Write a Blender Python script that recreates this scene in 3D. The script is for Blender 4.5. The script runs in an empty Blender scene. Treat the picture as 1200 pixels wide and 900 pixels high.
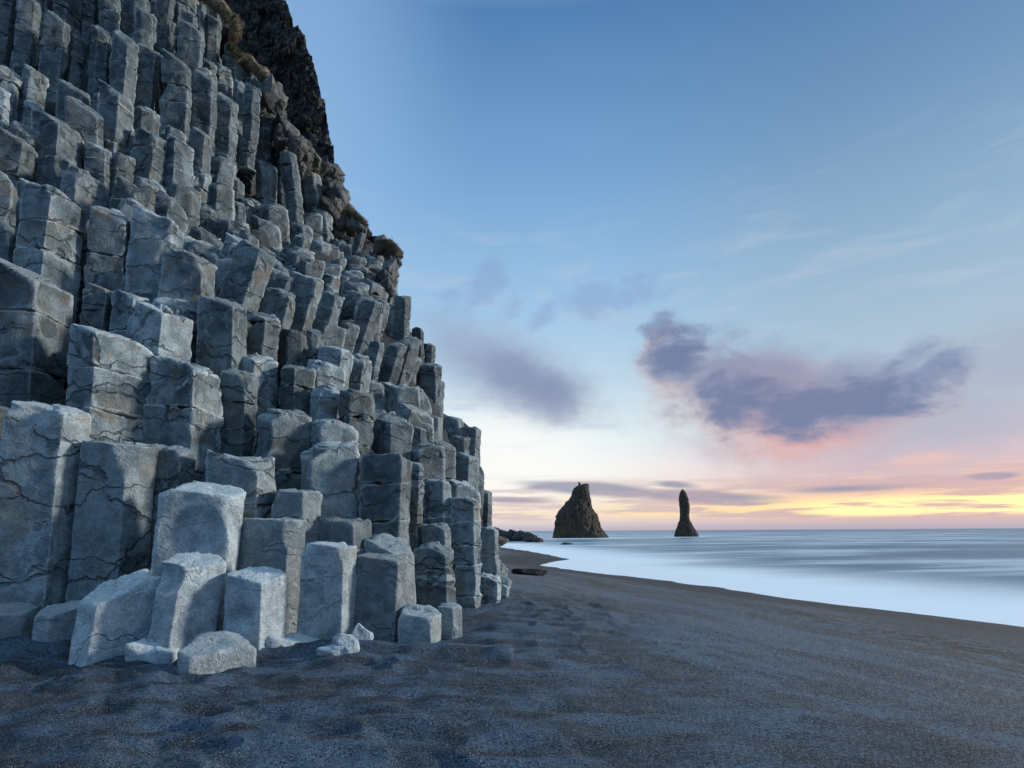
import bpy, math, random
import numpy as np
from mathutils import Matrix, Vector

random.seed(7)
rng = np.random.default_rng(11)
scene = bpy.context.scene
COL = scene.collection

# ------------------------------------------------------------------ camera
F = 667.0; CX = 600.0; CY = 550.0; H = 1.2
PITCH = math.radians(6.2); ROLL = math.radians(0.35)
fwd = np.array([0, math.cos(PITCH), math.sin(PITCH)])
r0 = np.array([1.0, 0, 0]); u0 = np.array([0, -math.sin(PITCH), math.cos(PITCH)])
right = math.cos(ROLL) * r0 - math.sin(ROLL) * u0
up = math.sin(ROLL) * r0 + math.cos(ROLL) * u0
EYE = np.array([0, 0, H])

def unproj(px, py, Y):
    """world point seen at a photo position, at forward distance Y"""
    px = np.asarray(px, float); py = np.asarray(py, float)
    d = fwd * F + right * (px[..., None] - CX) - up * (py[..., None] - CY)
    return EYE + d * (np.asarray(Y, float)[..., None] / d[..., 1:2])

def unproj_z(px, py, z):
    d = fwd * F + right * (px - CX) - up * (py - CY)
    return EYE + d * ((z - H) / d[2])

def proj(p):
    q = np.asarray(p, float) - EYE
    zc = q @ fwd
    return CX + F * (q @ right) / zc, CY - F * (q @ up) / zc

cam_data = bpy.data.cameras.new("camera")
cam = bpy.data.objects.new("camera", cam_data); COL.objects.link(cam)
cam.matrix_world = Matrix(((right[0], up[0], -fwd[0], 0), (right[1], up[1], -fwd[1], 0),
                           (right[2], up[2], -fwd[2], H), (0, 0, 0, 1)))
cam_data.sensor_width = 36; cam_data.lens = F * 36 / 1200
cam_data.shift_y = 100 / 1200
cam_data.clip_start = 0.05; cam_data.clip_end = 30000
scene.camera = cam

# ------------------------------------------------------------------ noise
def _hash(ix, iy, iz, seed):
    h = (ix * 374761393 + iy * 668265263 + iz * 2147483647 + seed * 1274126177) & 0xFFFFFFFF
    h = ((h ^ (h >> 13)) * 1274126177) & 0xFFFFFFFF
    h = ((h ^ (h >> 16)) * 2246822519) & 0xFFFFFFFF
    return ((h ^ (h >> 15)) & 0xFFFFFF) / float(0xFFFFFF) * 2 - 1

def noise3(p, seed=0):
    i = np.floor(p).astype(np.int64); f = p - i
    u = f * f * f * (f * (f * 6 - 15) + 10)
    ix, iy, iz = i[..., 0], i[..., 1], i[..., 2]
    r = 0
    for a in (0, 1):
        wa = u[..., 0] if a else 1 - u[..., 0]
        for b in (0, 1):
            wb = u[..., 1] if b else 1 - u[..., 1]
            for c in (0, 1):
                wc = u[..., 2] if c else 1 - u[..., 2]
                r = r + wa * wb * wc * _hash(ix + a, iy + b, iz + c, seed)
    return r

def fbm(p, octs=3, seed=0, gain=0.5):
    a = 1.0; s = 0; t = 0
    for o in range(octs):
        s = s + a * noise3(p * (2.03 ** o) + 17.3 * o, seed + o); t += a; a *= gain
    return s / t

def facets(p, seed=0):
    """broken-rock relief: every cell of a cellular pattern is a randomly tilted flat, crisp where cells meet"""
    ip = np.floor(p).astype(np.int64); best = np.full(len(p), 9.0); val = np.zeros(len(p))
    for a in (-1, 0, 1):
        for b in (-1, 0, 1):
            for c in (-1, 0, 1):
                cx, cy, cz = ip[:, 0] + a, ip[:, 1] + b, ip[:, 2] + c
                h1 = _hash(cx, cy, cz, seed); h2 = _hash(cx, cy, cz, seed + 7); h3 = _hash(cx, cy, cz, seed + 13)
                d = np.stack([p[:, 0] - cx - .5 - .42 * h1, p[:, 1] - cy - .5 - .42 * h2, p[:, 2] - cz - .5 - .42 * h3], -1)
                d2 = (d * d).sum(1); m = d2 < best
                v = (d[:, 0] * h2 + d[:, 1] * h3 + d[:, 2] * h1) * .9 + .35 * _hash(cx, cy, cz, seed + 21)
                best = np.where(m, d2, best); val = np.where(m, v, val)
    return val

def sstep(a, b, x):
    t = np.clip((x - a) / (b - a), 0, 1); return t * t * (3 - 2 * t)

# ------------------------------------------------------------------ mesh helpers
def make_mesh(name, V, Fq, mat, smooth=True, attrs=None):
    me = bpy.data.meshes.new(name)
    V = np.ascontiguousarray(V, dtype=np.float32); Fq = np.ascontiguousarray(Fq, dtype=np.int32)
    k = Fq.shape[1]
    me.vertices.add(len(V)); me.vertices.foreach_set("co", V.ravel())
    me.loops.add(Fq.size); me.loops.foreach_set("vertex_index", Fq.ravel())
    me.polygons.add(len(Fq)); me.polygons.foreach_set("loop_start", np.arange(0, Fq.size, k, dtype=np.int32))
    me.polygons.foreach_set("loop_total", np.full(len(Fq), k, dtype=np.int32))
    me.polygons.foreach_set("use_smooth", np.full(len(Fq), bool(smooth)))
    for an, av in (attrs or {}).items():
        at = me.attributes.new(an, 'FLOAT', 'POINT'); at.data.foreach_set("value", np.ascontiguousarray(av, dtype=np.float32))
    me.materials.append(mat)
    me.update(calc_edges=True)
    return me

def link(name, me, parent=None, loc=None):
    o = bpy.data.objects.new(name, me); COL.objects.link(o)
    if parent is not None: o.parent = parent
    if loc is not None: o.location = loc
    return o

def mesh_obj(name, V, Fq, mat, parent=None, origin=None, smooth=True, attrs=None):
    """mesh whose own origin lies at `origin` (world); the parent (if any) is unrotated"""
    V = np.asarray(V, float)
    if origin is None: origin = np.array([V[:, 0].mean(), V[:, 1].mean(), V[:, 2].min()])
    me = make_mesh(name, V - origin, Fq, mat, smooth, attrs)
    o = link(name, me)
    if parent is not None:
        o.parent = parent; o.location = Vector(origin) - parent.location
    else: o.location = Vector(origin)
    return o

def tag(o, label=None, cat=None, group=None, kind=None):
    if label: o["label"] = label
    if cat: o["category"] = cat
    if group: o["group"] = group
    if kind: o["kind"] = kind
    return o

def grid_faces(nr, nc, wrap):
    j = np.arange(nc if wrap else nc - 1)
    i = np.arange(nr - 1)[:, None]
    a = i * nc + j; b = i * nc + (j + 1) % nc
    return np.stack([a, b, b + nc, a + nc], -1).reshape(-1, 4)

# ------------------------------------------------------------------ node helper
class NT:
    def __init__(s, tree): s.t = tree; s.t.nodes.clear()
    def n(s, typ, **kw):
        nd = s.t.nodes.new(typ)
        for k, v in kw.items(): setattr(nd, k, v)
        return nd
    def put(s, sock, v):
        if isinstance(v, bpy.types.NodeSocket): s.t.links.new(v, sock)
        elif v is not None:
            if hasattr(sock.default_value, '__len__') and not hasattr(v, '__len__'): v = [v] * len(sock.default_value)
            if hasattr(v, '__len__') and len(v) == 3 and len(sock.default_value) == 4: v = tuple(v) + (1,)
            sock.default_value = v
    def m(s, op, a, b=None, c=None, clamp=False):
        nd = s.n('ShaderNodeMath', operation=op, use_clamp=clamp)
        for i, v in enumerate((a, b, c)):
            if v is not None: s.put(nd.inputs[i], v)
        return nd.outputs[0]
    def mr(s, x, a, b, c=0.0, d=1.0, smooth=True):
        nd = s.n('ShaderNodeMapRange', interpolation_type='SMOOTHSTEP' if smooth else 'LINEAR')
        for i, v in enumerate((x, a, b, c, d)): s.put(nd.inputs[i], v)
        return nd.outputs[0]
    def mix(s, f, a, b, mode='MIX'):
        nd = s.n('ShaderNodeMix', data_type='RGBA', blend_type=mode)
        s.put(nd.inputs[0], f); s.put(nd.inputs[6], a); s.put(nd.inputs[7], b)
        return nd.outputs[2]
    def noise(s, vec, scale, detail=4, rough=0.55, dist=0.0):
        nd = s.n('ShaderNodeTexNoise'); s.put(nd.inputs['Vector'], vec)
        nd.inputs['Scale'].default_value = scale; nd.inputs['Detail'].default_value = detail
        nd.inputs['Roughness'].default_value = rough; nd.inputs['Distortion'].default_value = dist
        return nd.outputs[0]
    def vmul(s, vec, xyz):
        nd = s.n('ShaderNodeVectorMath', operation='MULTIPLY'); s.put(nd.inputs[0], vec); nd.inputs[1].default_value = xyz
        return nd.outputs[0]
    def ramp(s, f, stops, interp='LINEAR'):
        nd = s.n('ShaderNodeValToRGB'); s.put(nd.inputs[0], f); r = nd.color_ramp; r.interpolation = interp
        while len(r.elements) > 1: r.elements.remove(r.elements[-1])
        r.elements[0].position = stops[0][0]; r.elements[0].color = tuple(stops[0][1]) + (1,)
        for p, c in stops[1:]:
            e = r.elements.new(p); e.color = tuple(c) + (1,)
        return nd.outputs[0]
    def bump(s, h, dist, strength=1.0, normal=None):
        nd = s.n('ShaderNodeBump'); nd.inputs['Strength'].default_value = strength
        nd.inputs['Distance'].default_value = dist; s.put(nd.inputs['Height'], h)
        if normal is not None: s.put(nd.inputs['Normal'], normal)
        return nd.outputs[0]

def L(r, g, b):
    f = lambda c: (c / 255 / 12.92) if c / 255 <= 0.04045 else ((c / 255 + 0.055) / 1.055) ** 2.4
    return (f(r), f(g), f(b))

def material(name):
    m = bpy.data.materials.new(name); m.use_nodes = True
    t = NT(m.node_tree)
    out = t.n('ShaderNodeOutputMaterial'); bs = t.n('ShaderNodeBsdfPrincipled')
    m.node_tree.links.new(bs.outputs[0], out.inputs[0])
    return m, t, bs

# ---- columnar basalt
def rock_material(name, dark, light, brown, edge, edge_amt=1.0, bump=1.0, rough=0.75):
    m, t, bs = material(name)
    geo = t.n('ShaderNodeNewGeometry'); pos = geo.outputs['Position']
    tone = t.n('ShaderNodeAttribute', attribute_name='tone').outputs['Fac']
    pale = t.n('ShaderNodeAttribute', attribute_name='pale').outputs['Fac']
    n1 = t.noise(pos, 1.3, 5, 0.6, 0.4)
    n2 = t.noise(pos, 6.0, 6, 0.65)
    n3 = t.noise(pos, 38.0, 4, 0.7)
    n4 = t.noise(pos, 110.0, 1, 0.6)
    n5 = t.noise(t.vmul(pos, (3.2, 3.2, .5)), 1.0, 4, .65, .5)
    base = t.mix(t.mr(t.m('ADD', t.m('MULTIPLY', n1, 0.6), t.m('MULTIPLY', n2, 0.4)), 0.38, 0.62), dark, light)
    base = t.mix(t.mr(t.noise(pos, 2.1, 3, 0.6, 0.8), 0.52, 0.66, 0, 0.75), base, brown)
    base = t.mix(t.mr(n5, .52, .68, 0, .6), base, dark)
    base = t.mix(t.mr(n5, .44, .30, 0, .45), base, light)
    # spalled patches: fresh dark smooth rock with a paler broken rim
    cv = t.n('ShaderNodeTexVoronoi', feature='SMOOTH_F1'); cv.inputs['Scale'].default_value = 1.5; cv.inputs['Smoothness'].default_value = .15
    wq = t.n('ShaderNodeVectorMath', operation='ADD'); t.put(wq.inputs[0], pos)
    wn = t.n('ShaderNodeTexNoise'); wn.inputs['Scale'].default_value = 3.0; wn.inputs['Detail'].default_value = 5; t.put(wn.inputs['Vector'], pos)
    ws = t.n('ShaderNodeVectorMath', operation='SCALE'); t.put(ws.inputs[0], wn.outputs[1]); ws.inputs['Scale'].default_value = 0.5
    t.put(wq.inputs[1], ws.outputs[0]); t.put(cv.inputs['Vector'], wq.outputs[0])
    spall = t.mr(cv.outputs['Distance'], 0.33, 0.355, 1, 0)
    rim = t.m('MULTIPLY', t.mr(cv.outputs['Distance'], 0.31, 0.345, 0, 1), t.mr(cv.outputs['Distance'], 0.345, 0.40, 1, 0))
    sel = t.mr(t.noise(pos, .9, 2), .48, .56)
    spall = t.m('MULTIPLY', spall, sel); rim = t.m('MULTIPLY', rim, sel)
    base = t.mix(t.m('MULTIPLY', spall, .6), base, dark)
    base = t.mix(t.m('MULTIPLY', rim, .45 * edge_amt), base, edge)
    base = t.mix(pale, base, t.mix(t.mr(n2, .35, .65), (0.34, 0.40, 0.415), (0.56, 0.61, 0.62)))
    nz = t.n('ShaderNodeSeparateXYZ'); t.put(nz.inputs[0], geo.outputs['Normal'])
    # worn, paler edges of the joints, then skylight painted on the level tops
    pt = t.mr(t.m('ADD', geo.outputs['Pointiness'], t.m('MULTIPLY', t.m('SUBTRACT', n2, 0.5), 0.06)), 0.515, 0.57)
    base = t.mix(t.m('MULTIPLY', pt, 0.75 * edge_amt), base, edge)
    base = t.mix(t.m('MULTIPLY', t.mr(t.m('ADD', nz.outputs[2], t.m('MULTIPLY', t.m('SUBTRACT', n2, .5), .3)), .6, .85), .38 * edge_amt), base, edge)      # upward faces lightened: sky light put into the colour
    spk = t.mr(n3, 0.35, 0.65, 0.82, 1.18, False)
    spk2 = t.mr(n4, 0.35, 0.65, 0.88, 1.12, False)
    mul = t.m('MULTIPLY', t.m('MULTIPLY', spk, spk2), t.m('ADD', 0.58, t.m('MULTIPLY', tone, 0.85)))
    nd = t.n('ShaderNodeVectorMath', operation='SCALE'); t.put(nd.inputs[0], base); t.put(nd.inputs['Scale'], mul); 
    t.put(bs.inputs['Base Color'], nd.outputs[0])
    bs.inputs['Roughness'].default_value = rough
    bs.inputs['Specular IOR Level'].default_value = 0.35
    # relief: pits, grain, thin irregular cracks
    wv = t.n('ShaderNodeVectorMath', operation='ADD')
    t.put(wv.inputs[0], pos)
    nn = t.n('ShaderNodeTexNoise'); nn.inputs['Scale'].default_value = 2.2; nn.inputs['Detail'].default_value = 4
    t.put(nn.inputs['Vector'], pos)
    sc = t.n('ShaderNodeVectorMath', operation='SCALE'); t.put(sc.inputs[0], nn.outputs[1]); sc.inputs['Scale'].default_value = 0.7
    t.put(wv.inputs[1], sc.outputs[0])
    vo = t.n('ShaderNodeTexVoronoi', feature='DISTANCE_TO_EDGE'); vo.inputs['Scale'].default_value = 1.7
    t.put(vo.inputs['Vector'], wv.outputs[0])
    crack = t.mr(vo.outputs['Distance'], 0.0, 0.022)
    crack = t.m('MAXIMUM', crack, t.mr(n1, 0.50, 0.60, 1.0, 0.0))
    # irregular cross joints and step-like spalls running round the columns
    jo = t.n('ShaderNodeVectorMath', operation='ADD'); t.put(jo.inputs[0], wv.outputs[0]); jt = t.n('ShaderNodeCombineXYZ'); t.put(jt.inputs[2], t.m('MULTIPLY', tone, 23.0)); t.put(jo.inputs[1], jt.outputs[0])
    jv = t.n('ShaderNodeTexVoronoi', feature='DISTANCE_TO_EDGE'); jv.inputs['Scale'].default_value = 1.0; t.put(jv.inputs['Vector'], t.vmul(jo.outputs[0], (.55, .55, 1.9)))
    joint = t.m('MULTIPLY', t.mr(jv.outputs['Distance'], .026, .006), t.m('MULTIPLY', t.mr(n2, .40, .56), t.mr(pale, .10, .45, 1, .12)))

    jc = t.n('ShaderNodeTexVoronoi', feature='F1'); jc.inputs['Scale'].default_value = 1.0; t.put(jc.inputs['Vector'], t.vmul(jo.outputs[0], (1.3, 1.3, 2.3)))
    jsep = t.n('ShaderNodeSeparateColor'); t.put(jsep.inputs[0], jc.outputs['Color'])
    h = t.m('ADD', t.m('MULTIPLY', n2, 0.55), t.m('MULTIPLY', crack, 0.16)); h = t.m('SUBTRACT', h, t.m('MULTIPLY', spall, .45))
    h = t.m('ADD', h, t.m('MULTIPLY', n3, 0.20)); h = t.m('ADD', h, t.m('MULTIPLY', t.noise(pos, 2.6, 3, .6, 1.2), .35))
    h = t.m('ADD', h, t.m('MULTIPLY', n4, 0.10)); h = t.m('SUBTRACT', h, t.m('MULTIPLY', joint, .8)); h = t.m('ADD', h, t.m('MULTIPLY', jsep.outputs[0], .45))
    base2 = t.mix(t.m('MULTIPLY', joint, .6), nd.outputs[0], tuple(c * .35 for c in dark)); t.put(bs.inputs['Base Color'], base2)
    t.put(bs.inputs['Normal'], t.bump(h, 0.075 * bump, 0.9))
    return m

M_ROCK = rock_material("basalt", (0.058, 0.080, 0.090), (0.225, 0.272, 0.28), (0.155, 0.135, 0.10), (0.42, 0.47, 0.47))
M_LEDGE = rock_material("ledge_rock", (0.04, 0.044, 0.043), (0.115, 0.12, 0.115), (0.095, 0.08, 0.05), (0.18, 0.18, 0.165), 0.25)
M_BACK = rock_material("basalt_shade_dark", (0.028, 0.032, 0.036), (0.06, 0.066, 0.07), (0.045, 0.04, 0.034), (0.10, 0.10, 0.10), 0.2, 3.0)  # darkened basalt: shade in the gaps between columns put into the colour
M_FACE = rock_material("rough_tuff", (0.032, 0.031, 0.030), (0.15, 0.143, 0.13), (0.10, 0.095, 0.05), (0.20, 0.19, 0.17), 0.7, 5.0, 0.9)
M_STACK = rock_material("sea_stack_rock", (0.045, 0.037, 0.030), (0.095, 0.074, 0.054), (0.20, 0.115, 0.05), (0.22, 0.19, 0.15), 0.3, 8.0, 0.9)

def turf_material():
    m, t, bs = material("dry_turf")
    pos = t.n('ShaderNodeNewGeometry').outputs['Position']
    c = t.mix(t.mr(t.noise(pos, 5, 4), 0.35, 0.65), (0.11, 0.085, 0.05), (0.32, 0.25, 0.155))
    c = t.mix(t.mr(t.noise(pos, 1.2, 2), 0.5, 0.7), c, (0.10, 0.12, 0.05))
    t.put(bs.inputs['Base Color'], c); bs.inputs['Roughness'].default_value = 0.95
    return m
M_TURF = turf_material()

def sand_material():
    m, t, bs = material("black_sand")
    pos = t.n('ShaderNodeNewGeometry').outputs['Position']
    wet = t.n('ShaderNodeAttribute', attribute_name='wet').outputs['Fac']
    peb = t.n('ShaderNodeAttribute', attribute_name='pebble').outputs['Fac']
    n1 = t.noise(pos, 1.1, 4, 0.6)
    n1 = t.m('ADD', t.m('MULTIPLY', n1, .4), t.m('MULTIPLY', t.noise(t.vmul(pos, (1.1, 2.6, 1)), 1.2, 4, .6, .6), .6))
    mp = t.n('ShaderNodeMapping', vector_type='POINT'); mp.inputs['Rotation'].default_value = (0, 0, math.radians(-22)); t.put(mp.inputs['Vector'], pos)
    st = t.noise(t.vmul(mp.outputs[0], (2.2, .28, 1)), 1.0, 4, .65, .3)
    gf = t.n('ShaderNodeAttribute', attribute_name='grit').outputs['Fac']
    n1 = t.m('ADD', t.m('MULTIPLY', n1, t.m('SUBTRACT', 1.0, gf)), t.m('MULTIPLY', st, gf))
    base = t.mix(t.mr(n1, 0.44, 0.575), (0.006, 0.014, 0.025), (0.048, 0.094, 0.150))
    g = t.m('ADD', t.m('MULTIPLY', t.noise(pos, 75.0, 1, 0.8), .55), t.m('MULTIPLY', t.noise(pos, 38.0, 1, .8), .45))
    grit = t.m('ADD', .18, t.m('MULTIPLY', t.n('ShaderNodeAttribute', attribute_name='grit').outputs['Fac'], .72))
    g2 = t.noise(pos, 170.0, 1, 0.8)
    base = t.mix(t.m('MULTIPLY', grit, t.mr(g2, 0.47, 0.60, 0, 0.75)), base, (0.19, 0.21, 0.225))
    base = t.mix(t.m('MULTIPLY', grit, t.mr(g, 0.53, 0.60, 0, 0.9)), base, (0.26, 0.275, 0.285))
    base = t.mix(t.mr(g, 0.48, 0.40, 0, 0.9), base, (0.010, 0.013, 0.018))
    base = t.mix(t.mr(t.noise(pos, 260.0, 1, 0.5), 0.66, 0.71, 0, 1), base, (0.7, 0.75, 0.8))
    # brown shingle along the wash line
    vb = t.n('ShaderNodeTexVoronoi'); vb.inputs['Scale'].default_value = 28; t.put(vb.inputs['Vector'], pos)
    sh = t.mix(t.mr(vb.outputs['Distance'], 0.1, 0.6), (0.20, 0.16, 0.12), (0.045, 0.035, 0.028))
    base = t.mix(t.m('MULTIPLY', peb, t.mr(t.noise(pos, 6.0, 4, 0.7), 0.42, 0.6)), base, sh)
    base = t.mix(t.m('MULTIPLY', wet, 0.85), base, (0.028, 0.022, 0.019))
    t.put(bs.inputs['Base Color'], base)
    t.put(bs.inputs['Roughness'], t.mr(wet, 0, 1, 0.85, 0.8))
    bs.inputs['Specular IOR Level'].default_value = 0.25
    h = t.m('ADD', t.m('MULTIPLY', g, 0.6), t.m('MULTIPLY', g2, 0.4))
    h = t.m('MULTIPLY', h, t.mr(wet, 0, 1, 1.0, 0.15))
    nrm = t.bump(h, 0.035, 1.0)
    t.put(bs.inputs['Normal'], nrm)
    return m
M_SAND = sand_material()

def sea_material():
    m, t, bs = material("blurred_sea")
    geo = t.n('ShaderNodeNewGeometry'); pos = geo.outputs['Position']
    sh = t.n('ShaderNodeAttribute', attribute_name='shore').outputs['Fac']
    # streaks run along the shore (world direction)
    mp = t.n('ShaderNodeMapping', vector_type='POINT'); mp.inputs['Rotation'].default_value = (0, 0, math.radians(-12))
    t.put(mp.inputs['Vector'], pos)
    v = mp.outputs[0]
    a = t.noise(t.vmul(v, (0.035, 0.14, 1)), 1.0, 5, 0.6, 0.5)
    b = t.noise(t.vmul(v, (0.011, 0.045, 1)), 1.0, 4, 0.55, 0.3)
    c = t.noise(t.vmul(v, (0.10, 0.5, 1)), 1.0, 4, 0.6, 0.6)
    streak = t.m('ADD', t.m('MULTIPLY', a, 0.5), t.m('ADD', t.m('MULTIPLY', b, 0.35), t.m('MULTIPLY', c, 0.15)))
    blue = t.mix(t.mr(streak, 0.44, 0.58), (0.075, 0.16, 0.21), (0.52, 0.61, 0.65))
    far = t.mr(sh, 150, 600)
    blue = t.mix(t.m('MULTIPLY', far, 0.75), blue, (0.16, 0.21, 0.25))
    edge = t.m('ADD', sh, t.m('MULTIPLY', t.m('SUBTRACT', streak, 0.5), 22.0))
    foam = t.mr(edge, 2.0, 14.0, 1.0, 0.0)
    col = t.mix(foam, blue, (0.82, 0.87, 0.88))
    t.put(bs.inputs['Base Color'], col)
    t.put(bs.inputs['Roughness'], t.mr(foam, 0, 1, 0.42, 0.9))
    bs.inputs['Specular IOR Level'].default_value = 0.35
    return m
M_SEA = sea_material()

# ------------------------------------------------------------------ rock solid generator
def solid(rings_c, thetas, elev, planes, spheres, p=26.0):
    """star-shaped rays: rings_c (R,3) ray origins, elev (R,), thetas (M,). planes: list (n, d). returns (R,M,3)"""
    ce = np.cos(elev)[:, None]; se = np.sin(elev)[:, None]
    D = np.stack([ce * np.cos(thetas)[None], ce * np.sin(thetas)[None], se + 0 * thetas[None]], -1)
    C = rings_c[:, None, :]
    acc = 0
    for n, d in planes:
        den = D @ n
        num = np.maximum(d - C @ n, 1e-4)
        acc = acc + np.maximum(den / num, 0) ** p
    t = 1.0 / np.maximum(acc ** (1.0 / p), 1e-6)
    for c, r in spheres:
        oc = C - c
        b = np.sum(oc * D, -1); q = np.sum(oc * oc, -1) - r * r
        disc = b * b - q
        ok = (disc > 0)
        t1 = -b - np.sqrt(np.where(ok, disc, 0))
        hit = ok & (t1 > 0.02) & (t1 < t)
        t = np.where(hit, t1, t)
    return C + D * t[..., None], D

def poly_planes(poly):
    pl = []; k = len(poly)
    for i in range(k):
        a = poly[i]; b = poly[(i + 1) % k]
        e = b - a; n = np.array([e[1], -e[0], 0.0]); n /= np.linalg.norm(n)
        pl.append((n, float(n[:2] @ a)))
    return pl

def thetas_for(poly, M):
    ang = np.sort(np.mod(np.arctan2(poly[:, 1], poly[:, 0]), 2 * math.pi))
    out = []
    k = len(ang)
    per = max(3, M // k)
    for i in range(k):
        a = ang[i]; b = ang[(i + 1) % k] + (2 * math.pi if i == k - 1 else 0)
        u = np.linspace(0, 1, per, endpoint=False)
        u = 0.5 - 0.5 * np.cos(math.pi * u) if per > 5 else u
        u = 0.65 * u + 0.35 * np.linspace(0, 1, per, endpoint=False)
        out.append(a + (b - a) * u)
    return np.concatenate(out)

class Geo:
    def __init__(s): s.V = []; s.F = []; s.T = []; s.P = []; s.n = 0
    def add(s, V, Fq, tone, pale):
        s.V.append(V); s.F.append(Fq + s.n); s.n += len(V)
        s.T.append(np.full(len(V), tone)); s.P.append(np.full(len(V), pale))
    def merge(s, o):
        for V, Fq, T, P in zip(o.V, o.F, o.T, o.P): pass
        V, Fq, T, P = o.arrays(); s.V.append(V); s.F.append(Fq + s.n); s.T.append(T); s.P.append(P); s.n += len(V)
    def arrays(s): return np.concatenate(s.V), np.concatenate(s.F), np.concatenate(s.T), np.concatenate(s.P)
    def obj(s, name, mat, parent=None, smooth=True, origin=None):
        V, Fq, T, P = s.arrays()
        return mesh_obj(name, V, Fq, mat, parent, origin, smooth, {'tone': T, 'pale': P})

def block(poly, z0, z1, ttop, tbot, R, res, rs, to_world, geo, tone, pale, nseed, topmost=True, bowl=None, scoops=(), amp=1.0, pw=60.0):
    pl = poly_planes(poly)
    planes = list(pl)
    nt = np.array([-ttop[0], -ttop[1], 1.0]); l = np.linalg.norm(nt); planes.append((nt / l, z1 / l))
    nb = np.array([tbot[0], tbot[1], -1.0]); l = np.linalg.norm(nb); planes.append((nb / l, -z0 / l))
    nch = (rs.randint(3, 6) if amp == 1.0 else rs.randint(1, 2)) if topmost else rs.randint(0, 2)
    if z1 - z0 < .7 * R: nch = min(nch, 1)
    for _ in range(nch):                      # broken-off corners and edges
        v = poly[rs.randrange(len(poly))] * rs.uniform(0.8, 1.0)
        hor = v / np.linalg.norm(v); el = rs.uniform(0.25, 1.25)
        n = np.array([hor[0] * math.cos(el), hor[1] * math.cos(el), math.sin(el)]); kk = 1.0 if amp == 1.0 else .6
        zt = z1 + ttop[0] * v[0] + ttop[1] * v[1]
        pt = np.array([v[0], v[1], zt]) - n * R * rs.uniform(0.04, 0.22) * kk
        if n @ (np.array([0, 0, z1 - 0.3 * R]) - pt) < -0.12 * R: planes.append((n, float(n @ pt)))
    if (not topmost or rs.random() < 0.5) and z1 - z0 > R:
        v = poly[rs.randrange(len(poly))]; hor = v / np.linalg.norm(v)
        n = np.array([hor[0] * 0.8, hor[1] * 0.8, -0.6]); pt = np.array([v[0], v[1], z0]) - n * R * rs.uniform(0.03, 0.12)
        planes.append((n, float(n @ pt)))
    hh = z1 - z0
    h2 = min(0.5 * R, hh * 0.5)
    th = thetas_for(poly, res)
    ncap = max(4, int(res * 0.30)); nb_ = max(3, int(res * 0.10))
    nz = max(1, int((hh - 2 * h2) / (2 * math.pi * R / res * 1.5)))
    ca_ = math.atan2(h2, R * .92)
    na, nb2 = max(2, int(ncap * .22)), max(4, int(ncap * .40))
    et = np.concatenate([np.linspace(0, .78 * ca_, na, endpoint=False), np.linspace(.78 * ca_, min(1.3 * ca_, 1.3), nb2, endpoint=False),
                         np.linspace(min(1.3 * ca_, 1.3), np.pi / 2 - .005, ncap - na - nb2)])
    eb = -np.concatenate([np.linspace(1.55, 1.2 * ca_, max(2, nb_ // 2), endpoint=False), np.linspace(1.15 * ca_, .8 * ca_, 4), [.4 * ca_]])
    zs = np.linspace(z0 + h2, z1 - h2, nz + 1)[:-1]
    el = np.concatenate([eb, np.zeros(len(zs)), et])
    cz = np.concatenate([np.full(len(eb), z0 + h2), zs, np.full(len(et), z1 - h2)])
    C = np.stack([0 * cz, 0 * cz, cz], -1)
    sph = []
    if bowl: sph.append(bowl)
    sph += list(scoops)
    P, D = solid(C, th, el, planes, sph, pw)
    nr, nc = P.shape[:2]
    P = P.reshape(-1, 3); D = D.reshape(-1, 3)
    W = to_world(P)
    q = W + nseed
    a = amp * R if amp == 1.0 else .42 * R
    # ledge-like breakage: terraced low-frequency noise gives flat chips with edges
    f1 = fbm(q * 1.6 / max(R, 0.25), 2, 3)
    tz = np.floor(f1 * 5) / 5; fr = f1 * 5 - np.floor(f1 * 5); tz = tz + 0.2 * sstep(0.75, 1.0, fr)
    qw = q + .12 * np.stack([noise3(q * 3, 1), noise3(q * 3, 2), noise3(q * 3, 3)], -1)
    capm = 0.35 + 0.65 * sstep(0.15, 0.6, D[:, 2])          # fractured tops are rougher than joint faces
    disp = a * (0.035 * f1 + 0.05 * tz)
    fsz = 1.15 / max(R, .2)
    disp += a * capm * 0.21 * facets(qw * fsz * np.array([1, 1, .6]), 3)
    if res > 40:
        disp += a * capm * 0.06 * facets(qw * fsz * 2.6, 5)
        disp += a * 0.030 * fbm(q * 6.0, 3, 9) + a * 0.014 * fbm(q * 22, 2, 5)
    else:
        disp += a * 0.05 * fbm(q * 5.0, 2, 9)
    P = P + D * disp[:, None]
    W = to_world(P)
    geo.add(W, grid_faces(nr, nc, True), tone, pale)

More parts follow.
